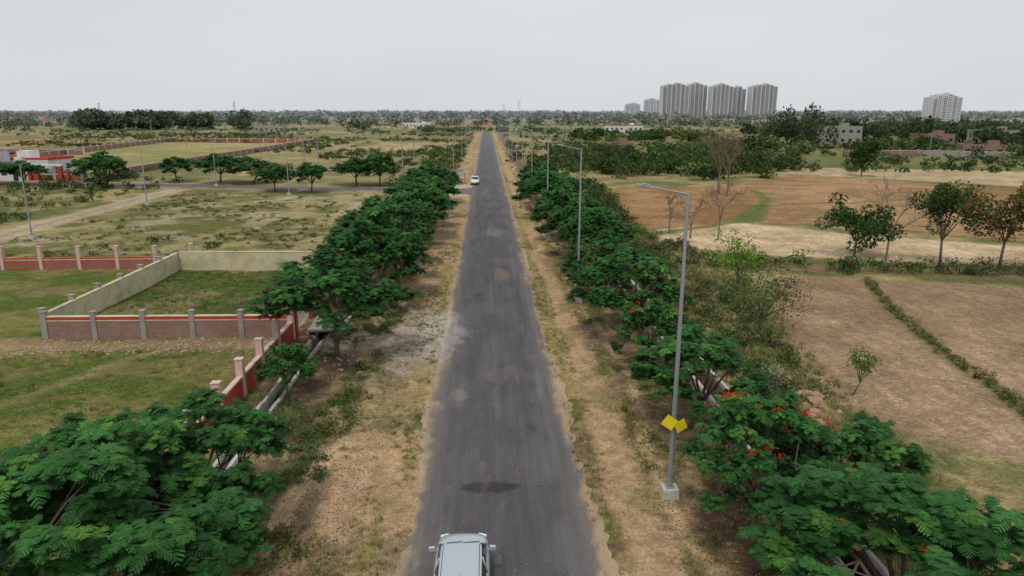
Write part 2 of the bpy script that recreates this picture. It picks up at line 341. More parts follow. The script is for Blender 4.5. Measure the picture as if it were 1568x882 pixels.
def rc(x,y,s):
    n=fbm(x*1.2,y*.35,4,61);m=fbm(x*3,y*1.5,4,62)
    base=mx((.084,.079,.084),(.103,.097,.101),sm(.35,.65,n))
    edge=np.minimum(x+2.95,3.8-x)
    t=(1-sm(.1,1.25,edge+1.0*(n-.5)))*.7
    base=base*(1-t[:,None])+mx((.165,.15,.14),(.23,.20,.17),m)*t[:,None]
    t=(1-sm(.0,.5,edge+.9*(m-.5)+.7*(n-.5)))*.9
    base=base*(1-t[:,None])+A(.39,.28,.17)[None]*t[:,None]
    for xc,w,a in((-1.9,.35,.15),(2.6,.35,.28),(.3,.10,.22)):
        t=(a*np.exp(-((x-xc)/w)**2)*sm(.35,.6,n+.05))[:,None];base=base*(1-t)+A(.19,.18,.175)[None]*t
    t=((1-sm(-.8,1.1,sdpoly(x,y,[(-4,37),(-2.6,39),(-1.8,43),(-2.4,47),(-4,49)])+2*(m-.5)+1.0*(n-.5))))[:,None]*.65
    base=base*(1-t)+A(.36,.335,.30)[None]*t
    q=np.hypot((x-.05)/1.25,(y-23.9)/.42)+1.0*(fbm(x*2.5,y*2.5,3,63)-.5)
    t=(1-sm(.80,1.05,q))[:,None]*.8;base=base*(1-t)+A(.035,.032,.03)[None]*t
    for (qx,qy,qa,qb,cc) in((1.2,60,.8,2.6,(.22,.15,.11)),(-1.4,33,.5,.9,(.20,.18,.165)),(2.0,29,.35,.8,(.05,.047,.047)),(-.6,52,.6,2.2,(.06,.056,.056)),(.9,82,1.2,4,(.20,.18,.16))):
        q=np.hypot((x-qx)/qa,(y-qy)/qb)+1.2*(m-.5);t=(1-sm(.6,1,q))[:,None]*.5;base=base*(1-t)+A(*cc)[None]*t
    t=sm(.66,.74,fbm(x*.7,y*.25,4,64))[:,None]*.3;base=base*(1-t)+A(.20,.17,.14)[None]*t
    f=sm(100,420,y)[:,None]*.5;base=base*(1-f)+A(.17,.165,.16)[None]*f  # asphalt colour pales with distance to imitate haze
    return base
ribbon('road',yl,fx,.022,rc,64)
cs=np.array(SR,float)
def fs(Tv,Sv):
    xx=-2.6-180*Tv;yc=np.interp(-xx,-cs[:,0],cs[:,1]);w=2.4+.5*(fbm(xx*.3,xx*0,3,71)-.5)+6*np.exp(-((-2.6-xx)/2.2))*.6
    return xx,yc+(Sv*2-1)*w
ribbon('side_road',list(np.linspace(0,1,400)),fs,.030,lambda x,y,s:mx((.115,.11,.12),(.16,.15,.15),fbm(x*.4,y*.8,4,72)),14)
# ------------------------------------------------------------------ drains
def drain(name,xa,xb,y0,y1,step=2.4,hh=.34):
    a=MB();yv=y0
    while yv<y1:
        L=step-.03
        if random.random()>.10:
            for xx in(xa,xb):
                z=G1(xx+(-.25 if xx==xa else .25),yv);a.box((xx,yv+L/2,z-.38+random.uniform(-.04,.03)),(.17,L,1.05+hh-.2),rz=random.uniform(-.01,.01))
        if random.random()<.12: a.box(((xa+xb)/2,yv+L/2,.1),(abs(xb-xa)-.1,L*.8,.1),rz=.05)
        yv+=step
    a.obj(name,M_concw,bevel=.02)
drain('concrete_drain',11.05,12.25,8,71)
drain('concrete_drain',-11.1,-10.4,8,41,hh=.26)
# ------------------------------------------------------------------ walls
def wall(name,p0,p1,h,body,bands,th=.23,posts=3.,postmat=None,ph=.3,pw=.32,zb=None,off=0):
    p0=Vector(p0);p1=Vector(p1);L=(p1-p0).length;ang=math.atan2(p1.y-p0.y,p1.x-p0.x)
    e=empty(name,(p0.x,p0.y,0 if zb is None else zb),ang)
    b=MB();b.box((L/2,0,h/2-.25),(L,th,h+.5));b.obj('wall_panel',body,e)
    z=h
    for i,(m,bh,pr) in enumerate(bands):
        b=MB();b.box((L/2,0,z+bh/2),(L-.004*i,th+pr,bh));b.obj('coping_band',m,e,bevel=.01);z+=bh
    if posts:
        n=max(1,round(L/posts));b=MB()
        for i in range(n+1):
            j=random.uniform(-.03,.03)
            b.box((L*i/n,off,(z+ph)/2-.2+j),(pw,th+.14,z+ph+.4),rz=j*.5);b.box((L*i/n,off,z+ph+.03+j),(pw+.06,th+.2,.06))
        b.obj('posts',postmat,e,bevel=.02)
    return e
wall('brick_wall',(-28,43),(-12.6,42.8),1.15,M_brick,[(M_cream,.07,.03),(M_red,.2,.02),(M_cream,.06,.06)],posts=3.05,postmat=M_conc,ph=.28)
wall('plaster_wall',(-28,43.2),(-28,62.5),1.6,M_cream,[(M_cream,.06,.05)],posts=3.2,postmat=M_conc,ph=.25,off=.2,pw=.28)
wall('plaster_wall',(-27.8,62.5),(-12.6,62.4),1.65,M_cream,[(M_cream,.06,.05)],posts=0)
wall('red_brick_wall',(-78,62.6),(-30.5,63.6),.85,M_brickr,[(M_cream,.08,.05),(M_red,.14,.02)],posts=3.5,postmat=M_pink,ph=1.0,pw=.3)
wall('red_brick_wall',(-30.5,63.6),(-28.2,66),.85,M_brickr,[(M_cream,.08,.05)],posts=3,postmat=M_pink,ph=.9,pw=.3)
wall('roadside_wall',(-12.5,24),(-12.5,42.6),1.0,M_red,[(M_pink,.1,.05)],posts=2.9,postmat=M_pink,ph=.85,pw=.34)
wall('roadside_wall',(-12.5,47.5),(-12.5,62.3),1.2,M_cream,[(M_red,.2,.02)],posts=3.,postmat=M_pink,ph=.5,pw=.34)
e=empty('compound_gate',(-12.5,45,0))
b=MB()
for yy in(-1.9,2.2): b.box((0,yy,1.2),(.5,.5,2.6));b.box((0,yy,2.55),(.62,.62,.12))
b.obj('gate_pillars',M_red,e,bevel=.02)
b=MB()
for i in range(15): b.tube((0,-1.6+i*.25,.15),(0,-1.6+i*.25,1.9),.018,.018,6)
for z in(.2,1.1,1.85): b.tube((0,-1.65,z),(0,1.95,z),.028,.028,6)
b.obj('gate_bars',M_white,e)
b=MB();b.box((0,0,.1),(2.4,3.2,.16),rz=.03);b.obj('culvert_slab',M_conc,None,bevel=.02).location=(-10.6,45,.05)
def fence(name,P,h=1.6,m=None,pm=None):
    for i in range(len(P)-1):
        wall(name,P[i],P[i+1],h,m or M_brick,[(M_pink,.15,.06)],th=.25,posts=6,postmat=pm or M_pink,ph=.35,pw=.5)
fence('compound_wall',[(-82,158),(-80,330)]);fence('compound_wall',[(-80,330),(-152,345)],m=M_brickr);fence('compound_wall',[(-152,345),(-134,176)]);fence('compound_wall',[(-134,240),(-240,262)])
fence('compound_wall',[(139,222),(190,196)],1.8,M_conc,M_conc);fence('compound_wall',[(115,222),(139,222)],1.8,M_brick,M_conc)
# ------------------------------------------------------------------ buildings
def house(name,x,y,w,d,h,mat=M_white,st=1,rz=0,roof=None,trim=None):
    e=empty(name,(x,y,0),rz);b=MB();b.box((0,0,h/2-.3),(w,d,h+.6));b.obj('walls',mat,e)
    b=MB()
    for s_ in(1,-1): b.box((0,s_*(d/2-.1),h+.25),(w+.3,.2,.5))
    for s_ in (1,-1): b.box((s_*(w/2+.05),0,h+.25),(.2,d-.44,.5))
    b.obj('parapet',trim or mat,e)
    wv=MB();fr=MB();n=max(2,int(w/3));sh=h/st
    for k in range(st):
        for i in range(n):
            cx=-w/2+(i+.5)*w/n
            for sy in(-1,1):
                if k==0 and i==n//2 and sy==-1:
                    wv.box((cx,sy*(d/2+.01),1.05),(1.1,.06,2.1));continue
                wv.box((cx,sy*(d/2+.01),k*sh+sh*.55),(1.2,.06,1.1));fr.box((cx,sy*(d/2+.15),k*sh+sh*.55+.68),(1.5,.35,.08))
        m_=max(1,int(d/3.5))
        for i in range(m_):
            for sx_ in(-1,1): wv.box((sx_*(w/2+.01),-d/2+(i+.5)*d/m_,k*sh+sh*.55),(.06,1.1,1.1))
    wv.obj('windows_and_door',M_dark,e);fr.obj('sunshades',M_conc,e)
    b=MB();b.box((w*.25,d*.1,h+.9),(min(3,w*.3),min(3,d*.4),1.8));b.obj('stair_head',mat,e)
    return e
M_pinkw=grimy('pink_wall',(.52,.33,.28),.8,.4,.4);M_bl=grimy('blue_wall',(.34,.40,.50),.8,.3,.4);M_tan=grimy('tan_wall',(.42,.37,.29),.8,.4,.4)
# roadside shop: long low white block, red trim, big banner over the shop fronts
house('shop_building',-113,165,34,8,3.6,M_white,1,-.14,trim=M_red)
e=empty('shop_banner',(-117,160.9,4.4),-.14);b=MB();b.box((0,0,0),(24,.08,2.2));b.obj('banner_board',M_bl,e)
b=MB();[b.box((-9+i*4.4,-.06,random.uniform(-.15,.15)),(3.6,.04,1.1)) for i in range(5)];b.obj('banner_lettering',M_pinkw,e)
b=MB();[b.tube((-11+i*5.5,.1,-1.2),(-11+i*5.5,.1,1.3),.06,.06,6) for i in range(5)];b.obj('banner_posts',M_grey,e)
wall('shop_front_wall',(-108,151.5),(-84,148.5),1.2,M_brickr,[(M_white,.25,.04)],posts=6,postmat=M_white,ph=1.2,pw=.5)
e=empty('entrance_gate',(-91,149.0,0),-.12);b=MB()
for s_ in(-1,1): b.box((s_*2.6,0,1.5),(.8,.8,3.0));b.box((s_*4.2,0,1.2),(.6,.6,2.4))
b.obj('gate_pillars',M_red,e,bevel=.03)
b=MB();b.box((0,0,3.2),(6.6,.9,.4));b.obj('gate_beam',M_white,e,bevel=.03)
b=MB();[b.tube((-2+i*.4,0,.1),(-2+i*.4,0,2.2),.03,.03,5) for i in range(11)];b.obj('gate_bars',M_dark,e)
house('kiosk',-99,150.8,5,3,3.0,M_white,1,-.12,trim=M_red)
house('flat_roof_house',94,486,26,10,4.6,M_white,1,0,trim=M_red)
house('concrete_house',150,303,22,10,7.4,M_conc,2,-.1);house('brick_house',188,292,14,9,4.5,M_brick,1,.1);house('brick_house',214,292,16,9,6.0,M_conc,2,0)
house('brick_house',160,222,12,6,3.2,M_brick,1,-.4);house('brick_house',46,248,9,6,3.2,M_brick,1,0)
house('white_house',-60,620,24,10,4,M_white,1,0);house('white_house',-4,760,22,10,6,M_pinkw,1,0)
house('white_house',-150,500,20,9,4,M_conc,1,.1)
mats=[M_white,M_tan,M_tan,M_pinkw,M_conc,M_conc,M_brick]
for i in range(32):
    yy=random.uniform(650,1300);uu=random.uniform(-.80,-.10) if i<19 else random.uniform(.2,.85)
    s=random.random();house(random.choice(['white_house','concrete_house','flat_roof_house']),uu*yy,yy,random.uniform(9,18),random.uniform(7,12),random.choice([3.4,3.6,4,6.6]) ,random.choice(mats),1 if s<.5 else 2,random.uniform(-.4,.4))
M_tw=grimy('tower_plaster',(.36,.35,.36),.8,.2,.05,(.33,.32,.32));M_fin=grimy('tower_white',(.60,.61,.63),.7,.1,.05);M_gl=grimy('tower_glass',(.21,.215,.235),.4,.1,.05,spec=.3)  # tower colours include a pale blue-grey haze tint
def tower(name,x,y,w,d,h,wallm,rz=0,crown=True):
    e=empty(name,(x,y,0),rz);a=MB();f=MB();g_=MB();nb=max(3,round(w/9));bw=w/nb;st=int(h/3.1)
    for i in range(nb):
        cx=-w/2+(i+.5)*bw;hh=h-(3 if i in(0,nb-1) else 0)+(2.5 if i==nb//2 else 0);dd=d-(3 if i%2 else 0)
        a.box((cx,0,hh/2),(bw*.98,dd,hh))
        f.box((cx-bw*.44,0,hh/2+.6),(bw*.16,dd+1.6,hh+1.2))
        if i==nb-1: f.box((cx+bw*.44,0,hh/2+.6),(bw*.16,dd+1.6,hh+1.2))
        f.box((cx,0,hh+.7),(bw*.7,dd*.6,1.4))
        for k in range(st):
            z=k*hh/st
            g_.box((cx-bw*.17,0,z+hh/st*.55),(bw*.24,dd+.3,hh/st*.55));g_.box((cx+bw*.19,0,z+hh/st*.55),(bw*.22,dd+.3,hh/st*.55))
            if i%2==0:f.box((cx+.02*bw,0,z+.12),(bw*.66,dd+2.2,.35))
        if crown:f.box((cx,0,hh+1.9),(bw*.34,dd*.34,2))
    a.obj('tower_walls',wallm,e);f.obj('tower_fins_and_balconies',M_fin,e);g_.obj('tower_windows',M_gl,e)
for i,(x0,x1,h) in enumerate(((362,417,67),(420,464,69),(464,507,66),(507,547,62),(547,600,66))):
    tower('apartment_tower',(x0+x1)/2,1470+(i%2)*34,x1-x0,26,h,M_tw,random.uniform(-.06,.06))
tower('apartment_tower',512,2480,50,24,40,M_fin);tower('apartment_tower',578,2480,48,24,55,M_fin)
tower('apartment_tower',702,1076,50,20,37,M_fin,.1)
# ------------------------------------------------------------------ trees
def rosettes(c,L,nf,Kp,rg):
    M=len(c);az=2*np.pi*np.arange(nf)[None]/nf+rg.uniform(0,6.3,(M,1))+rg.normal(0,.25,(M,nf))
    el=rg.uniform(-.15,.75,(M,nf));LL=L*rg.uniform(.7,1.2,(M,nf));dr=rg.uniform(.45,1.15,(M,nf))
    s=(np.arange(Kp)+.8)/Kp
    az,el,LL,dr=[q[:,:,None] for q in(az,el,LL,dr)];s=s[None,None]
    hr=LL*s*np.cos(el)*(1-.15*s);zz=LL*(s*np.sin(el)-.6*dr*s*s)
    P=np.stack([hr*np.cos(az),hr*np.sin(az),zz],-1)+c[:,None,None,:]
    tz=np.sin(el)-1.2*dr*s;th=np.cos(el)*(1-.3*s);ln=np.hypot(tz,th)
    T=np.stack([th*np.cos(az),th*np.sin(az),tz],-1)/ln[...,None]
    Sd=np.stack([-np.sin(az)+0*s,np.cos(az)+0*s,0*s+0*az],-1)
    pl=(.36*LL*np.sin(np.pi*(.15+.78*s)))[...,None];pw=(.5*LL/Kp*.9+0*s)[...,None]
    out=[]
    for sg in(-1,1):
        D=Sd*sg*.9+T*.45;D[...,2]-=rg.uniform(.05,.5,D.shape[:-1])
        tip=P+D*pl
        out.append(np.stack([P-T*pw,P+T*pw,tip+T*pw*.6,tip-T*pw*.6],-2))
    return np.stack(out,3).reshape(M,-1,4,3)
def flame_variant(seed,hi=True,flowers=.08):
    rg=np.random.default_rng(seed);R=3.3;Ht=5.6
    wood=MB();tips=[];lean=rg.normal(0,.15,2)
    t0=Vector((0,0,-.2));t1=Vector((lean[0]*.5,lean[1]*.5,.9));t2=Vector((lean[0]*1.4,lean[1]*1.4,1.65+rg.uniform(-.2,.2)))
    wood.tube(t0,t1,.17,.13,9);wood.tube(t1,t2,.13,.115,9)
    lob=rg.uniform(.82,1.12,8)
    dome=lambda r:Ht-2.0*(r/R)**2.2
    nl=8
    for i in range(nl):
        a=2*math.pi*i/(nl-1)+rg.normal(0,.2);r=R*rg.uniform(.34,.55)*(0.2 if i==0 else 1)
        p1=t2+Vector((math.cos(a)*r*.45,math.sin(a)*r*.45,rg.uniform(.6,1.0)))
        p2=Vector((t2.x+math.cos(a)*r,t2.y+math.sin(a)*r,rg.uniform(3.1,3.9)))
        wood.tube(t2,p1,.085,.06,6);wood.tube(p1,p2,.06,.045,6)
        for j in range(6):
            a2=a+(j-2.5)*.36+rg.normal(0,.15);r2=math.sqrt(rg.uniform(.14,1))*R*lob[int(a2/6.283*8)%8]
            if i==0:a2=rg.uniform(0,6.28);r2=rg.uniform(.05,.42)*R
            low=rg.uniform(0,1)<.3
            q=Vector((math.cos(a2)*r2,math.sin(a2)*r2,dome(r2)-(rg.uniform(.9,1.6) if low else .5)+rg.normal(0,.28)))
            m=(p2+q)/2+Vector((0,0,rg.uniform(-.1,.2)))
            wood.tube(p2,m,.035,.022,5,False);wood.tube(m,q,.022,.014,5,False)
            for k in range(8):
                a3=rg.uniform(0,6.28);r3=rg.uniform(.1,.70);t=q+Vector((math.cos(a3)*r3,math.sin(a3)*r3,rg.uniform(-.15,.42)-.25*r3))
                wood.tube(q,t,.012,.007,4,False);tips.append(tuple(t))
    tips=np.array(tips);L=.44 if hi else .56
    Q=rosettes(tips,L,9 if hi else 7,7 if hi else 3,rg);nq=Q.shape[1]
    base=np.array([.036,.115,.028]);cl=np.repeat(rg.uniform(.7,1.3,(len(tips)//8,1)),8,0);sh=rg.uniform(.65,1.3,(len(tips),1))*cl;yel=(rg.uniform(0,1,(len(tips),1))>.86)*1.
    hz=np.clip((tips[:,2:3]-2.4)/3.0,0,1);sh=sh*(.6+.5*hz)   # leaf colour gets darker towards the bottom of the crown
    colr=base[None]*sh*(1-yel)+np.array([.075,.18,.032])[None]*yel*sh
    colr=np.repeat(colr[:,None],nq,1)*rg.uniform(.75,1.25,(len(tips),nq,1))
    cm=quads('crown',Q,M_leaf,colr.reshape(-1,3),link_it=False)
    nfl=int(flowers);fm=None
    if nfl:
        ok=np.where((tips[:,2]>3.7))[0];h=rg.choice(ok,nfl);rep=rg.integers(1,4,nfl);hi_=np.repeat(h,rep)
        cs_=tips[hi_]+rg.normal(0,1,(len(hi_),3))*np.array([.30,.30,.06])
        n=24;c=cs_[:,None]+rg.normal(0,1,(len(cs_),n,3))*np.array([.10,.10,.05])+np.array([0,0,.24])
        Q=cards(c.reshape(-1,3),.045,rg);fc=np.array([.68,.05,.016])*rg.uniform(.45,1.2,(len(Q),1));fm=quads('blossom',Q,M_leaf,fc,link_it=False)
    return wood.obj('trunk',M_bark,smooth=True,link_it=False),cm,fm
def cards(c,s,rg,flat=0.0,asp=1.):
    n=len(c);a=rg.normal(0,1,(n,3));a/=np.linalg.norm(a,axis=1)[:,None]
    b=rg.normal(0,1,(n,3));
    if flat: a[:,2]*=(1-flat);b[:,2]*=(1-flat);a/=np.linalg.norm(a,axis=1)[:,None]
    b-=a*(a*b).sum(1)[:,None];b/=np.linalg.norm(b,axis=1)[:,None]
    ss=(np.ones(n)*s*rg.uniform(.6,1.4,n))[:,None] if np.isscalar(s) else (s*rg.uniform(.6,1.4,n))[:,None]
    a=a*ss;b=b*ss*asp
    return np.stack([c-a,c-b*.6,c+a,c+b*.6],1)
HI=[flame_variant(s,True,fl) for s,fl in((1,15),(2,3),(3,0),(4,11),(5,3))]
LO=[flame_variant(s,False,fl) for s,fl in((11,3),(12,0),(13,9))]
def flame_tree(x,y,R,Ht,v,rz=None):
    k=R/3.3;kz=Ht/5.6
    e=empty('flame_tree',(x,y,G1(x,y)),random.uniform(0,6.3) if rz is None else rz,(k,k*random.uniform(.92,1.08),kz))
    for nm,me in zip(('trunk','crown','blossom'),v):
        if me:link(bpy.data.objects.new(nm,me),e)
for (x_,y_,R,Ht,v) in((-9.7,15.0,3.7,6.0,2),(-11.4,18.0,3.1,5.5,2),(-9.6,21.0,2.9,5.2,4),(-8.9,38.8,3.8,6.3,1),(-8.6,49.5,3.5,6.4,4),(-8.9,57.0,3.9,7.0,2),(-6.9,53.0,2.4,5.2,1),(-8.3,64,3.4,6.2,1)):
    flame_tree(x_,y_,R,Ht,HI[v])
flame_tree(-10.1,33.0,1.5,2.7,HI[2])
for i,(x_,y_) in enumerate(((-8.6,72),(-7.6,79),(-8.8,86),(-8.2,94),(-9,102),(-8.4,110))): flame_tree(x_,y_,random.uniform(3.4,4.1),random.uniform(5.6,6.6),LO[(1,0,1,2,0,2)[i]])
for (x_,y_,R,Ht,v) in((10.2,14.7,3.7,5.0,4),(8.9,20.4,2.5,5.0,0),(12.4,20.9,2.2,3.9,3),(10.3,23.6,1.5,4.3,1),(9.2,28.8,2.8,4.6,2),(9.0,35.8,2.1,4.1,3),(8.9,42.3,3.2,5.4,2),(9.3,50.5,3.1,5.3,1),(9.6,58.5,3.4,5.8,4)):
    flame_tree(x_,y_,R,Ht,HI[v])
for i,(x_,y_) in enumerate(((9.4,67),(9.0,76),(9.6,84),(9,93),(9.5,103),(9.2,114),(9.6,128))): flame_tree(x_,y_,random.uniform(3.1,4.0),random.uniform(5.2,6.4),LO[(1,0,2,1,0,1,0)[i]])
for i,u in enumerate((-20,-25,-31,-38,-46,-54,-64,-73,-80)):
    flame_tree(u+random.uniform(-1.5,1.5),np.interp(-u,-cs[:,0],cs[:,1])+random.choice([6.5,8,6,-6.2]),random.uniform(3.0,4.5),random.uniform(4.6,6.4),LO[(0,1,1,0,2,1,0,1,2)[i]])
for x_,y_ in((-90,139),(-97,141)): flame_tree(x_,y_,3.8,4.8,LO[1])
def broad(name,x,y,h,r,n=1400,col=(.045,.10,.028),leaf=.13,seed=0,brown=0,trunk_r=.14,tall=1.):
    rg=np.random.default_rng(seed+100);e=empty(name,(x,y,G1(x,y)-.1));w=MB();cl=[]
    p=Vector((0,0,0));q=Vector((rg.normal(0,.2),rg.normal(0,.2),h*.33));w.tube(p,q,trunk_r,trunk_r*.75,8)
    for i in range(9):
        a=i*2.4+rg.normal(0,.3);t=rg.uniform(.35,1);rr=r*rg.uniform(.35,.95)*(1.15-abs(t-.6));
        m=Vector((q.x+math.cos(a)*rr*.5,q.y+math.sin(a)*rr*.5,h*(.4+.25*t)));z=Vector((q.x+math.cos(a)*rr,q.y+math.sin(a)*rr,h*(.42+.52*t)))
        w.tube(q,m,trunk_r*.5,trunk_r*.3,6,False);w.tube(m,z,trunk_r*.3,.02,5,False);cl.append(z)
        for j in range(3):
            zz=m.lerp(z,rg.uniform(.3,1))+Vector(rg.normal(0,.28*r,3));w.tube(m.lerp(z,.5),zz,trunk_r*.15,.01,4,False);cl.append(zz)
    w.obj('trunk',M_bark,e,smooth=True)
    cl=np.array([tuple(c) for c in cl]);k=rg.integers(0,len(cl),n);d=rg.normal(0,1,(n,3));d/=np.linalg.norm(d,axis=1)[:,None]
    c=cl[k]+d*(rg.uniform(.4,1,n)**.6)[:,None]*r*.36*np.array([1,1,.75*tall]);c[:,2]=np.maximum(c[:,2],h*.22)
    sh=rg.uniform(.6,1.4,len(cl))[k][:,None];cc=np.array(col)[None]*sh*rg.uniform(.7,1.3,(n,1))
    if brown: b=(rg.uniform(0,1,n)<brown)[:,None];cc=np.where(b,np.array([.22,.11,.04])*sh,cc)
    quads('crown',cards(c,leaf,rg),M_leaf,cc,e)
def bare(name,x,y,h,seed,r=.12):
    rg=np.random.default_rng(seed);w=MB()
    def rec(p,d,L,rad,k):
        q=p+d*L;w.tube(p,q,rad,rad*.68,5 if k>1 else 4,False)
        if k==0:return
        for i in range(3 if k>1 else 4):
            nd=(d+Vector(rg.normal(0,.42,3))+Vector((0,0,.12))).normalized();rec(q,nd,L*rg.uniform(.62,.85),rad*.62,k-1)
    rec(Vector((0,0,-.1)),Vector((.05,.05,1)).normalized(),h*.3,r,5);e=empty(name,(x,y,G1(x,y)));w.obj('branches',M_twig,e)
broad('acacia_tree',18.2,43.6,4.4,2.9,2800,(.085,.14,.035),.075,seed=1,trunk_r=.13)
broad('acacia_tree',18.4,48.5,6.6,1.6,1500,(.15,.27,.03),.09,seed=2,trunk_r=.07,tall=1.5)
broad('sapling',19.3,33.6,2.7,.8,560,(.12,.20,.035),.07,seed=3,trunk_r=.035)
broad('broadleaf_tree',38.0,69,5.2,3.0,3800,(.04,.09,.02),.15,seed=4)
broad('broadleaf_tree',43.7,63.8,8.0,2.5,3600,(.06,.11,.026),.15,seed=5,tall=1.5)
broad('broadleaf_tree',47.8,61.5,8.4,2.9,3200,(.06,.10,.028),.15,seed=6,brown=.55,tall=1.5)
broad('broadleaf_tree',52.8,60.5,8.0,2.8,3000,(.05,.09,.026),.15,seed=16,brown=.35,tall=1.4)
broad('broadleaf_tree',83,152,7.5,3.2,2400,(.05,.10,.028),.28,seed=7)
bare('bare_tree',40.2,67,9,3);bare('bare_tree',27,79,8.0,4);bare('bare_tree',41,117,11,5,.2);bare('bare_tree',22.5,84,6,6);bare('bare_tree',24.0,80,5,9);bare('bare_tree',40.0,119,12,15,.2)
broad('broadleaf_tree',-14.3,108,4,2,900,(.05,.1,.03),.2,seed=8)
# vegetation masses
def mass(name,P,Rr,H,n,col,mat=M_leaf,leaf=.22,seed=0,zlow=.05,cv=.3):
    rg=np.random.default_rng(seed);P=np.array(P,float);N_=len(P);k=np.repeat(np.arange(N_),n)
    Rr=np.asarray(Rr)*np.ones(N_);H=np.asarray(H)*np.ones(N_)
    d=rg.normal(0,1,(N_*n,3));d/=np.linalg.norm(d,axis=1)[:,None];rad=rg.uniform(.15,1,N_*n)**.4
    lob=np.clip(rg.normal(0,.30,(N_,5,3)),-.5,.5);li=rg.integers(0,5,N_*n);o=lob[k,li]
    zb=gz(P[:,0],P[:,1])
    c=np.empty((N_*n,3));c[:,0]=P[k,0]+(d[:,0]*rad*.62+o[:,0])*Rr[k];c[:,1]=P[k,1]+(d[:,1]*rad*.62+o[:,1])*Rr[k]
    c[:,2]=zb[k]+np.clip(.52+d[:,2]*rad*.36+o[:,2]*.5,zlow,1.15)*H[k]
    cc=np.array(col)*np.ones((N_,3));cc=cc[k]*rg.uniform(1-cv,1+cv,(N_,1))[k]*rg.uniform(1-cv,1+cv,(N_,5,1))[k,li]*rg.uniform(.8,1.2,(N_*n,1))
    return quads(name,cards(c,leaf*Rr[k],rg),mat,cc)
def scat(n,poly,seed,dens=None):
    rg=np.random.default_rng(seed);P=np.array(poly);lo,hi=P.min(0),P.max(0)
    q=rg.uniform(lo,hi,(n*4,2));k=sdpoly(q[:,0],q[:,1],poly)<0;q=q[k]
    if dens is not None:q=q[dens(q[:,0],q[:,1])]
    return q[:n]
def col_for(n,seed,pal):
    rg=np.random.default_rng(seed);pal=np.array(pal);return pal[rg.integers(0,len(pal),n)]
PG=[(.055,.092,.026),(.07,.11,.032),(.095,.13,.04),(.045,.078,.024)]
q=scat(360,[(21,136),(54,139),(80,175),(72,230),(20,225),(15,150)],1,lambda a,b:fbm(a*.06,b*.05,3,301)>.40);rg=np.random.default_rng(2)
mass('bush_thicket',q,rg.uniform(1.4,4.0,len(q)),rg.uniform(2.2,5.6,len(q)),130,col_for(len(q),3,PG),leaf=.12,seed=4)
q=scat(210,[(14,88),(19,88),(22,135),(12,136)],5);rg=np.random.default_rng(2)
mass('shrub_verge',q,rg.uniform(.7,1.5,len(q)),rg.uniform(.9,2.2,len(q)),70,col_for(len(q),3,PG),leaf=.14,seed=5)
t=np.sort(rng.uniform(0,1,150));hx=24+68*t;hy=np.interp(hx,[24,30,50,90],[65.5,64.3,59.2,49])+rng.normal(0,.6,150)
mass('field_hedge',np.stack([hx,hy],1),rng.uniform(.4,1.3,150),rng.uniform(.5,1.9,150),150,col_for(150,8,PG+[(.13,.13,.05),(.16,.13,.06)]),leaf=.10,seed=6)
t=rng.uniform(0,1,330);sy=20+39*t;sx_=np.interp(sy,[20,30,33,39.5,51,59],[26,26.6,27.4,28.3,31,34])+rng.normal(0,.2,330)
mass('field_edge_weeds',np.stack([sx_,sy],1),rng.uniform(.12,.36,330),rng.uniform(.15,.6,330),50,col_for(330,9,[(.11,.14,.045),(.17,.16,.07),(.25,.21,.10)]),leaf=.2,seed=7)
q=scat(440,[(12.9,18),(16,18),(19,44),(23,60),(26,64),(18,86),(13.5,86)],10,lambda a,b:fbm(a*.3,b*.3,3,88)>.46);rg=np.random.default_rng(12)
mass('bank_shrub',q,rg.uniform(.25,1.0,len(q)),rg.uniform(.25,1.2,len(q)),110,col_for(len(q),13,PG+[(.13,.15,.045),(.17,.165,.07),(.2,.18,.09)]),leaf=.11,seed=8)
q=np.array([(14.7,33.2),(15.4,34.4),(14.2,31.5)]);mass('dusty_bush',q,1.0,.9,320,(.17,.18,.12),leaf=.07,seed=9)
q=np.concatenate([scat(190,[(-10,12),(-6.2,12),(-6.0,60),(-10,60)],14,lambda a,b:fbm(a*.45,b*.3,5,21)>.50),scat(30,[(-8.4,24.5),(-6.6,24.5),(-6.4,29.5),(-8.4,29.5)],114)])
mass('verge_weeds',q,rng.uniform(.2,.65,len(q)),rng.uniform(.15,.5,len(q)),110,col_for(len(q),15,[(.07,.115,.03),(.10,.14,.038),(.13,.145,.048)]),leaf=.11,seed=10)
q=scat(170,[(6.6,12),(10.4,12),(10.4,90),(6.6,90)],16,lambda a,b:fbm(a*.45+9,b*.3,5,23)>.51)
mass('verge_weeds',q,rng.uniform(.2,.55,len(q)),rng.uniform(.12,.42,len(q)),90,col_for(len(q),17,[(.09,.125,.035),(.14,.15,.05),(.22,.19,.08)]),leaf=.11,seed=11)
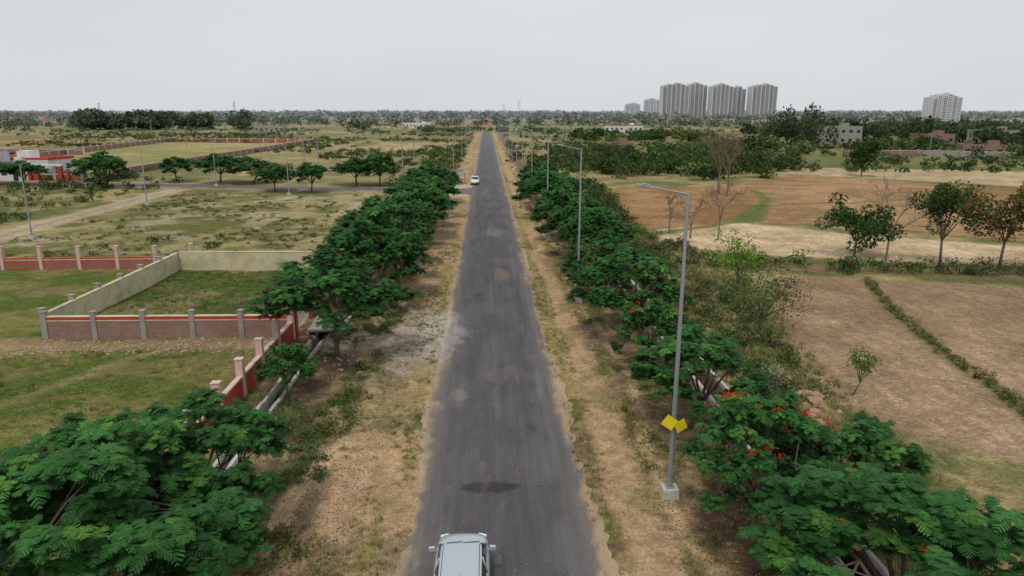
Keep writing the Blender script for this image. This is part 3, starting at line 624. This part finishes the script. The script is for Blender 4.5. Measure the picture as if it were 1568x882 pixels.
# low scruffy weeds on the left plots
q=scat(700,[(-53,64),(-14,64),(-14,120),(-53,122)],18,lambda a,b:fbm(a*.15,b*.15,4,303)>.48)
mass('scrub_weeds',q,rng.uniform(.15,.6,len(q)),rng.uniform(.1,.4,len(q)),40,col_for(len(q),19,[(.10,.13,.04),(.15,.16,.055),(.22,.19,.09)]),leaf=.18,seed=12)
q=scat(500,[(-60,14),(-13.4,14),(-13.4,40),(-60,40)],20,lambda a,b:fbm(a*.2,b*.2,4,305)>.50)
mass('scrub_weeds',q,rng.uniform(.1,.4,len(q)),rng.uniform(.06,.25,len(q)),50,col_for(len(q),21,[(.08,.13,.03),(.12,.15,.045),(.18,.17,.07)]),leaf=.14,seed=13)
def sc(n,xa,xb,ya,yb,seed,r,h,nn,leaf,name='scrub_bush',pal=PG+[(.12,.135,.05)],th=.47):
    rg=np.random.default_rng(seed);yy=np.exp(rg.uniform(np.log(ya),np.log(yb),n*3));xx=rg.uniform(xa,xb,n*3)*(yy/yb)**.6
    k=(fbm(xx*.03,yy*.03,3,90)>th)&(np.abs(xx)>7)&(sdline(xx,yy,SR)>5)&~((xx>-56)&(xx<-12)&(yy<122)&(rg.uniform(0,1,n*3)<.85))&~((xx>17)&(yy<160)&(xx<130))&(sdpoly(xx,yy,[(-84,165),(-134,172),(-150,335),(-84,330)])>2)&(np.abs(xx+57)>4)
    xx,yy=xx[k][:n],yy[k][:n];m=len(xx)
    mass(name,np.stack([xx,yy],1),rg.uniform(r*.3,r,m),rg.uniform(h*.3,h,m),nn,col_for(m,seed,pal),leaf=leaf,seed=seed)
sc(2200,-260,-8,130,460,21,1.8,1.8,34,.2,th=.45)
sc(800,10,330,135,460,22,2.6,2.6,40,.2,th=.47)
sc(320,-130,-14,66,135,23,1.2,1.2,50,.16,th=.42)
sc(1300,-700,650,430,900,24,3.2,3.4,26,.24,pal=[(.10,.13,.07),(.12,.145,.08),(.135,.155,.09)],th=.49)  # far scrub: haze mixed into the palette
def trees(name,n,ya,yb,uw,seed,r,h,nn,leaf,pal,th):
    rg=np.random.default_rng(seed);yy=np.exp(rg.uniform(np.log(ya),np.log(yb),n*4));xx=rg.uniform(-uw,uw,n*4)*yy
    k=(fbm(xx*.006,yy*.012,3,91+seed)>th)&((np.abs(xx)>14)|(yy>500));xx,yy=xx[k][:n],yy[k][:n];m=len(xx)
    mass(name,np.stack([xx,yy],1),rg.uniform(r*.6,r*1.2,m),rg.uniform(h*.55,h*1.15,m),nn,col_for(m,seed,pal),leaf=leaf,seed=seed,cv=.20)
HZ=[(.13,.155,.115),(.145,.17,.13),(.115,.145,.11)]  # distant foliage colours with haze painted in
HZ2=[(.235,.26,.25),(.26,.28,.275),(.22,.245,.235)]  # farther trees, more haze in the colour
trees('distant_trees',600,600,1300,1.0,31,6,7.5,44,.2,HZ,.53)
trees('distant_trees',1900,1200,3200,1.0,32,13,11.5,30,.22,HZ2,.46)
trees('distant_trees',1400,3000,6500,1.0,33,40,16,26,.22,[(.38,.405,.415),(.40,.425,.435)],.2)  # farthest trees: palest colours, haze painted in
def grove(poly,n,r,h,seed,pal=[(.05,.08,.036),(.06,.093,.04),(.07,.105,.045)],nn=170,leaf=.13):
    q=scat(n,poly,seed);rg=np.random.default_rng(seed);mass('tree_grove',q,rg.uniform(r*.55,r*1.3,len(q)),rg.uniform(h*.6,h*1.1,len(q)),nn,col_for(len(q),seed,pal),leaf=leaf,seed=seed,cv=.35)
HG=[(.075,.10,.065),(.085,.115,.07)]  # grove greens paled to imitate haze
grove([(-335,560),(-262,560),(-258,600),(-335,600)],32,11,15,41,HG,nn=260)
grove([(-245,560),(-225,560),(-222,600),(-245,600)],9,9,14,61,HG,nn=260)
grove([(-205,570),(-195,570),(-195,590),(-205,590)],4,8,15,42,HG,nn=260)
grove([(-108,560),(-98,560),(-98,580),(-108,580)],3,6,9,47,HG)
grove([(122,285),(142,285),(142,312),(122,312)],14,4.5,15,43,[(.05,.085,.035),(.06,.095,.038)],nn=260)
grove([(150,320),(230,310),(235,345),(150,345)],34,7,10,44,nn=220)
grove([(175,255),(280,235),(300,300),(225,300)],46,6.5,8.5,45,nn=240)
grove([(72,240),(110,236),(118,262),(85,262)],22,5.0,5.4,46,PG)
grove([(128,236),(160,234),(172,262),(138,262)],18,5.0,5.6,66,PG)
grove([(140,212),(230,180),(250,205),(150,232)],26,4.2,5,48,PG)
grove([(140,380),(420,340),(430,420),(160,440)],52,9,9,49,[(.075,.10,.055),(.085,.115,.06)])  # paler leaf colour stands in for haze, next grove too
grove([(230,460),(520,420),(540,520),(250,540)],44,11,10,52,[(.095,.12,.08),(.105,.13,.085)])
grove([(50,330),(115,330),(120,420),(50,430)],32,6,5.2,50,PG)
grove([(-40,490),(40,490),(60,520),(-50,520)],22,6,4.5,51,[(.10,.125,.075),(.11,.135,.08)],80)  # haze put into this grove's leaf colour
# ------------------------------------------------------------------ grass and litter
def blades(name,P,h,nb,pal,seed,w=.012,spread=.12):
    rg=np.random.default_rng(seed);n=len(P);k=np.repeat(np.arange(n),nb);N_=len(k);z=gz(P[:,0],P[:,1])
    a=rg.uniform(0,6.3,N_);s_=rg.uniform(0,spread,N_);hh=h*rg.uniform(.5,1.3,n)[k]*rg.uniform(.6,1.2,N_);ln=rg.uniform(.1,.7,N_)*hh
    b=np.stack([P[k,0]+np.cos(a)*s_,P[k,1]+np.sin(a)*s_,z[k]-.02],1);t=b+np.stack([np.cos(a)*ln,np.sin(a)*ln,hh],1)
    sd=np.stack([-np.sin(a),np.cos(a),0*a],1)*w
    Q=np.stack([b-sd,b+sd,t+sd*.3,t-sd*.3],1);c=np.array(pal)[rg.integers(0,len(pal),n)][k]*rg.uniform(.7,1.3,(N_,1))
    quads(name,Q,M_dull,c)
PGr=[(.12,.16,.042),(.18,.19,.06),(.31,.27,.115),(.38,.31,.155)]
q=np.concatenate([scat(2100,[(-12.2,12),(-3.2,12),(-3.2,70),(-12.2,70)],60,lambda a,b:fbm(a*.45,b*.3,5,21)>.49),scat(500,[(-4.8,12),(-2.9,12),(-2.9,75),(-4.6,75)],61,lambda a,b:fbm(a*.5,b*.3,3,25)>.48)])
blades('grass',q,.15,14,PGr,62)
q=np.concatenate([scat(1900,[(6.2,12),(10.6,12),(10.6,75),(6.2,75)],63,lambda a,b:fbm(a*.45+9,b*.3,5,23)>.49),scat(700,[(3.6,12),(4.9,12),(4.9,80),(3.6,80)],64,lambda a,b:fbm(a*.5,b*.3,3,24)>.50)])
blades('grass',q,.14,14,PGr[1:],65)
q=scat(3600,[(12.6,14),(17,14),(20,40),(24,62),(18,88),(12.6,88)],66);blades('grass',q,.28,14,PGr,67,.016,.2)
q=scat(6500,[(-45,12),(-12.8,12),(-12.8,40.5),(-45,40.5)],68,lambda a,b:fbm(a*.3,b*.3,4,3)>.40);blades('grass',q,.12,10,[(.095,.145,.028),(.12,.165,.035),(.20,.19,.06),(.28,.24,.10)],69,.015,.22)
q=scat(1500,[(-27.6,44),(-13,44),(-13,62),(-27.6,62)],70);blades('grass',q,.16,10,[(.10,.145,.032),(.15,.17,.05)],71,.018,.25)
rg=np.random.default_rng(80);n=26000
lx=np.concatenate([rg.uniform(-12,-4.5,n//2),rg.uniform(5.8,11,n//2)]);ly=12+rg.uniform(0,1,n)**1.5*60
c=np.stack([lx,ly,gz(lx,ly)+.015],1);quads('leaf_litter',cards(c,.04,rg,.85),M_dull,np.array([(.18,.11,.065),(.11,.075,.05),(.28,.22,.15),(.38,.32,.24)])[rg.integers(0,4,n)]*rg.uniform(.6,1.2,(n,1)))
n=900;lx=rg.uniform(-2.8,3.5,n);ly=12+rg.uniform(0,1,n)**1.3*60;c=np.stack([lx,ly,np.full(n,.004)],1)
quads('leaf_litter',cards(c,.028,rg,.95),M_dull,np.array([(.30,.19,.09),(.42,.33,.2),(.35,.09,.05)])[rg.integers(0,3,n)])
M_stone=grimy('stone',(.44,.33,.25),.9,.3,3)
def stones(name,P,sizes,mat=M_stone):
    import bmesh
    b=bmesh.new()
    for (px_,py_),s_ in zip(P,sizes):
        r=bmesh.ops.create_icosphere(b,subdivisions=1,radius=s_);o=Vector((px_,py_,G1(px_,py_)+s_*.25));sq=random.uniform(.45,.8)
        for v in r['verts']:
            v.co=Vector((v.co.x*random.uniform(.8,1.3),v.co.y*random.uniform(.8,1.2),v.co.z*sq))+Vector([random.uniform(-.15,.15)*s_ for _ in range(3)])+o
    me=bpy.data.meshes.new(name);b.to_mesh(me);b.free();me.materials.append(mat);link(bpy.data.objects.new(name,me))
stones('rubble',[(random.uniform(-12,-4.5),random.uniform(36,50)) for _ in range(360)],[random.uniform(.03,.11) for _ in range(360)])
stones('rubble',[(random.uniform(-28,-13),random.uniform(39.8,42.6)) for _ in range(340)],[random.uniform(.03,.10) for _ in range(340)])
stones('boulders',[(MOUND[0]+random.gauss(0,.8),MOUND[1]+random.gauss(0,1.0)) for _ in range(30)],[random.uniform(.10,.38) for _ in range(30)],grimy('red_stone',(.36,.23,.16),.9,.4,3))
stones('gravel',[(random.choice([-1,1])*random.uniform(4.2,10.5),random.uniform(13,60)) for _ in range(600)],[random.uniform(.02,.06) for _ in range(600)])
# ------------------------------------------------------------------ street lamps
def lamp(x,y,h=11.4,side=-1,sign=False,n=12):
    e=empty('street_lamp',(x,y,G1(x,y)));b=MB();b.box((0,0,.12),(.62,.62,.5),taper=.94);b.obj('concrete_base',M_concw,e,bevel=.03)
    b=MB();b.box((0,0,.385),(.34,.34,.025))
    for i in range(4): b.tube((.12*(-1)**i,.12*(-1)**(i//2),.39),(.12*(-1)**i,.12*(-1)**(i//2),.46),.018,.018,6)
    for k in range(4):
        b.tube((0,0,.38+k*(h-.4)/4),(0,0,.38+(k+1)*(h-.4)/4),.10-.012*k,.10-.012*(k+1),n)
    b.box((0,-.1,1.1),(.1,.03,.4))
    b.tube((0,0,h-.05),(side*1.25,0,h+.20),.032,.028,8);b.tube((0,0,h-.4),(side*.4,0,h+.02),.016,.016,6)
    b.obj('pole',M_grey,e,smooth=False)
    b=MB();b.box((side*1.5,0,h+.245),(.56,.22,.06),ry=-side*.2 if side>0 else .2);b.box((side*1.44,0,h+.295),(.30,.14,.05),ry=.2);b.obj('luminaire',M_grey,e,bevel=.02)
    if sign:
        b=MB();b.box((-.20,-.16,3.06),(.44,.02,.46),ry=.55,rz=-.30);b.box((.22,-.16,2.92),(.44,.02,.40),ry=-.40,rz=.30);b.obj('yellow_sign_panels',M_yel,e,bevel=.004)
        b=MB();b.box((0,-.12,3.0),(.4,.03,.05));b.tube((0,0,2.95),(0,0,3.05),.12,.12,12);b.obj('sign_bracket',M_grey,e)
for i in range(15): lamp(6.8,23.2+i*27,sign=(i==0),n=12 if i<4 else 6)
for (x_,y_,s_) in((-51.9,80,1),(-52,108,1),(-52.3,137,1),(-34,121,-1),(-50,165,1),(-60,190,1),(-66,215,1)): lamp(x_,y_,8.5,s_,n=7)
for (x_,y_) in((-7.3,158),(-7.3,212),(-7.3,268),(-7.4,330)): lamp(x_,y_,9,1,n=6)
def pole(x,y,h,name='utility_pole'):
    e=empty(name,(x,y,0));b=MB();b.tube((0,0,-.2),(0,0,h),.14,.09,7);b.box((0,0,h-.5),(1.8,.1,.1));b.box((0,0,h-1.2),(1.3,.1,.1))
    for i in(-.8,0,.8): b.tube((i,0,h-.45),(i,0,h-.2),.05,.04,6)
    b.obj('pole',M_conc,e)
for i in range(30): 
    yy=random.uniform(150,700);pole(random.choice([random.uniform(-.75,-.05),random.uniform(.06,.7)])*yy,yy,random.uniform(7.5,10))
for x_,y_,h in((-45,176,9.5),(-47,182,10),(-44,186,9)): pole(x_,y_,h)
def pylon(x,y,h):
    e=empty('transmission_pylon',(x,y,0));b=MB();w=h*.1
    for sx_ in(-1,1):
        for sy in(-1,1): b.tube((sx_*w,sy*w,0),(sx_*.5,sy*.5,h),.25,.15,4)
    for k in range(6):
        z0,z1=h*k/6,h*(k+1)/6;a0=w+(.5-w)*k/6;a1=w+(.5-w)*(k+1)/6
        for s_ in(-1,1): b.tube((-a0,s_*a0,z0),(a1,s_*a1,z1),.12,.12,4);b.tube((s_*a0,-a0,z0),(s_*a1,a1,z1),.12,.12,4)
    for z in(.7,.82,.94): b.box((0,0,h*z),(h*.22,.5,.4))
    b.obj('lattice',M_grey,e)
for x_,y_,h in((70,1500,38),(35,1400,30),(-520,1500,34),(-900,1700,34)): pylon(x_,y_,h)
# ------------------------------------------------------------------ vehicles
M_car=N('car_paint');M_car.b.inputs['Coat Weight'].default_value=.6;M_car.b.inputs['Coat Roughness'].default_value=.05;M_car=M_car.set((.46,.515,.55),.3,.35,.5)
M_carw=N('white_car_paint').set((.7,.7,.7),.3,0,.5)
M_glass=N('car_glass').set((.015,.018,.02),.06,spec=.7);M_tyre=N('tyre').set((.02,.02,.02),.85);M_rim=N('wheel_rim').set((.45,.45,.46),.3,.8)
M_tail=N('tail_lamp').set((.45,.02,.015),.2,spec=.6);M_head=N('head_lamp').set((.75,.78,.8),.08,spec=.8);M_blk=N('black_trim').set((.025,.025,.027),.5)
def loft(secs):
    b=MB();n=len(secs[0])
    for s_ in secs:b.v+=s_
    for i in range(len(secs)-1):
        for j in range(n): b.f.append((i*n+j,i*n+(j+1)%n,(i+1)*n+(j+1)%n,(i+1)*n+j))
    b.f.append(tuple(reversed(range(n))));b.f.append(tuple((len(secs)-1)*n+j for j in range(n)));return b
def car(name,x,y,rz,paint):
    e=empty(name,(x,y,.0),rz)
    st=[(-1.97,.62,.78,.45),(-1.93,.74,.86,.32),(-1.75,.81,.93,.24),(-1.3,.845,.955,.2),(-.5,.85,.95,.2),(.5,.85,.94,.2),(.95,.845,.97,.2),(1.3,.82,.92,.22),(1.65,.78,.84,.24),(1.87,.68,.74,.3),(1.96,.50,.64,.4)]
    secs=[]
    for (yy,w,zt,zb) in st:
        h=[(w*.90,zb),(w*.985,zb+.12),(w,zb+(zt-zb)*.5),(w*.985,zt-.14),(w*.93,zt-.04),(w*.80,zt),(w*.4,zt+.035)]
        secs.append([(a,yy,z) for a,z in h]+[(-a,yy,z) for a,z in reversed(h)])
    loft(secs).obj('body',paint,e,smooth=True,subsurf=2)
    def ring(z,y0,y1,w,rr):
        r=[]
        for (cx,cy,a0) in((w-rr,y1-rr*1.15,0),(-w+rr,y1-rr*1.15,90),(-w+rr,y0+rr,180),(w-rr,y0+rr,270)):
            for k in range(4):
                t=math.radians(a0+k*30);r.append((cx+rr*math.cos(t),cy+rr*1.05*math.sin(t),z))
        return r
    loft([ring(*q,.12) for q in((.90,-1.78,1.12,.76),(1.15,-1.66,.78,.71),(1.40,-1.42,.40,.62),(1.455,-1.30,.28,.57))]).obj('cabin_glass',M_glass,e,smooth=True)
    loft([ring(*q,.16) for q in((1.425,-1.46,.37,.62),(1.46,-1.47,.36,.62),(1.49,-1.40,.26,.57),(1.505,-1.1,0.0,.40))]).obj('roof',paint,e,smooth=True,subsurf=2)
    b=MB()
    for s_ in(-1,1):
        b.tube((s_*.735,1.02,.93),(s_*.60,.36,1.44),.035,.03,6);b.tube((s_*.76,-.35,.93),(s_*.625,-.35,1.44),.03,.03,6)
        b.tube((s_*.72,-1.68,.93),(s_*.585,-1.36,1.44),.07,.05,6)
    b.obj('pillars',paint,e,smooth=True)
    b=MB()
    for s_ in(-1,1): b.box((s_*.535,-.55,1.482),(.02,1.5,.02),ry=s_*.2)
    b.tube((0,-1.3,1.5),(0,-1.42,1.68),.008,.004,5)
    for s_ in(-.25,.28): b.box((s_,1.06,.99),(.5,.02,.015),rz=.1)
    b.box((0,-1.98,.42),(1.3,.06,.14));b.box((0,1.95,.42),(1.0,.05,.14));b.obj('trim',M_blk,e,bevel=.006)
    b=MB()
    for s_ in(-1,1): b.box((s_*.93,.72,1.0),(.2,.12,.15),rz=s_*-.15);b.box((s_*.83,.74,.95),(.1,.06,.05))
    b.obj('mirrors',paint,e,bevel=.03)
    b=MB();[b.box((s_*.72,-1.88,.80),(.16,.14,.26),rz=s_*-.3) for s_ in(-1,1)];b.obj('tail_lamps',M_tail,e,bevel=.03)
    b=MB();[b.box((s_*.60,1.84,.66),(.28,.14,.14),rz=s_*-.35) for s_ in(-1,1)];b.obj('head_lamps',M_head,e,bevel=.03)
    b=MB();b.box((0,-2.0,.62),(.5,.02,.11));b.box((0,2.0,.44),(.5,.02,.11));b.obj('number_plate',M_white,e)
    for nm,m,r,w in(('tyres',M_tyre,.30,.19),('rims',M_rim,.19,.205)):
        b=MB()
        for s_ in(-1,1):
            for yy in(-1.22,1.24): b.tube((s_*.74-w/2,yy,.30),(s_*.74+w/2,yy,.30),r,r,22)
        b.obj(nm,m,e,bevel=.015)
car('silver_car',-.84,17.95,0,M_car);car('white_car',-2.3,139,math.pi,M_carw)
e=empty('motorcycle',(6.1,100,0),.5)
b=MB()
for yy in(-.62,.62):
    for k in range(16):
        a0,a1=k*math.pi/8,(k+1)*math.pi/8;b.tube((0,yy+.28*math.cos(a0),.32+.28*math.sin(a0)),(0,yy+.28*math.cos(a1),.32+.28*math.sin(a1)),.05,.05,6)
b.obj('wheels',M_tyre,e)
b=MB();b.box((0,.15,.82),(.26,.5,.22));b.box((0,.0,.45),(.24,.4,.3));b.tube((0,.62,.32),(0,.40,1.0),.03,.03);b.tube((0,-.62,.32),(0,-.2,.6),.03,.03);b.box((0,.5,.85),(.2,.12,.2));b.box((0,-.62,.68),(.14,.4,.04));b.obj('tank_and_frame',M_red,e,bevel=.03)
b=MB();b.box((0,-.35,.82),(.26,.65,.1));b.tube((-.36,.3,1.05),(.36,.3,1.05),.018,.018);b.obj('seat_and_handlebar',M_blk,e,bevel=.02)
def stall(x,y,m,name='market_stall',w=2.6):
    e=empty(name,(x,y,0));b=MB();[b.tube((a*w/2,c_*1,0),(a*w/2,c_*1,2.1),.03,.03,6) for a in(-1,1) for c_ in(-1,1)];b.obj('poles',M_bark,e)
    b=MB();b.box((-.3*w*.5,0,2.22),(w*.55,2.4,.03),ry=-.22);b.box((.5*w*.5,0,2.2),(w*.55,2.4,.03),ry=.25);b.obj('canopy',m,e)
    b=MB();b.box((0,0,.45),(w*.7,1.0,.9));b.box((0,0,.92),(w*.8,1.2,.05));b.obj('counter',M_tan,e,bevel=.02)
stall(-5.6,140,M_blue);stall(-7.8,136,M_yel,w=1.8);stall(6.2,103,M_red,w=2.4)
# ------------------------------------------------------------------ light, sky, camera
w=bpy.data.worlds.new('World');S.world=w;w.use_nodes=True;nt=w.node_tree;bg=nt.nodes['Background']
sky=nt.nodes.new('ShaderNodeTexSky');sky.sky_type='NISHITA';sky.sun_disc=False;sky.sun_elevation=math.radians(62);sky.sun_rotation=math.radians(200);sky.dust_density=4;sky.air_density=1
tc=nt.nodes.new('ShaderNodeTexCoord');mp=nt.nodes.new('ShaderNodeMapping');mp.inputs['Scale'].default_value=(1,1,4);nt.links.new(tc.outputs['Generated'],mp.inputs[0])
no=nt.nodes.new('ShaderNodeTexNoise');no.inputs['Scale'].default_value=1.3;no.inputs['Detail'].default_value=5;nt.links.new(mp.outputs[0],no.inputs['Vector'])
cr=nt.nodes.new('ShaderNodeValToRGB');cr.color_ramp.elements[0].position=.3;cr.color_ramp.elements[0].color=(6.7,7.05,7.3,1);cr.color_ramp.elements[1].position=.7;cr.color_ramp.elements[1].color=(7.6,7.9,8.1,1)
nt.links.new(no.outputs['Fac'],cr.inputs[0])
m=nt.nodes.new('ShaderNodeMix');m.data_type='RGBA';m.inputs[0].default_value=.90;nt.links.new(sky.outputs[0],m.inputs[6]);nt.links.new(cr.outputs[0],m.inputs[7])
nt.links.new(m.outputs[2],bg.inputs[0]);bg.inputs[1].default_value=.1
L=bpy.data.lights.new('sun','SUN');L.energy=1.5;L.angle=math.radians(10);L.color=(1,.95,.88);o=link(bpy.data.objects.new('sun',L));o.rotation_euler=(math.radians(28),0,math.radians(-20))
S.view_settings.view_transform='Standard';S.view_settings.look='None';S.view_settings.exposure=0
cam=bpy.data.cameras.new('camera');cam.sensor_width=36;cam.lens=24.34;cam.clip_end=20000;cam.clip_start=.3
co=link(bpy.data.objects.new('camera',cam));co.location=(0,0,14);co.rotation_euler=(math.radians(90-14.3),0,math.radians(-2.1));S.camera=co
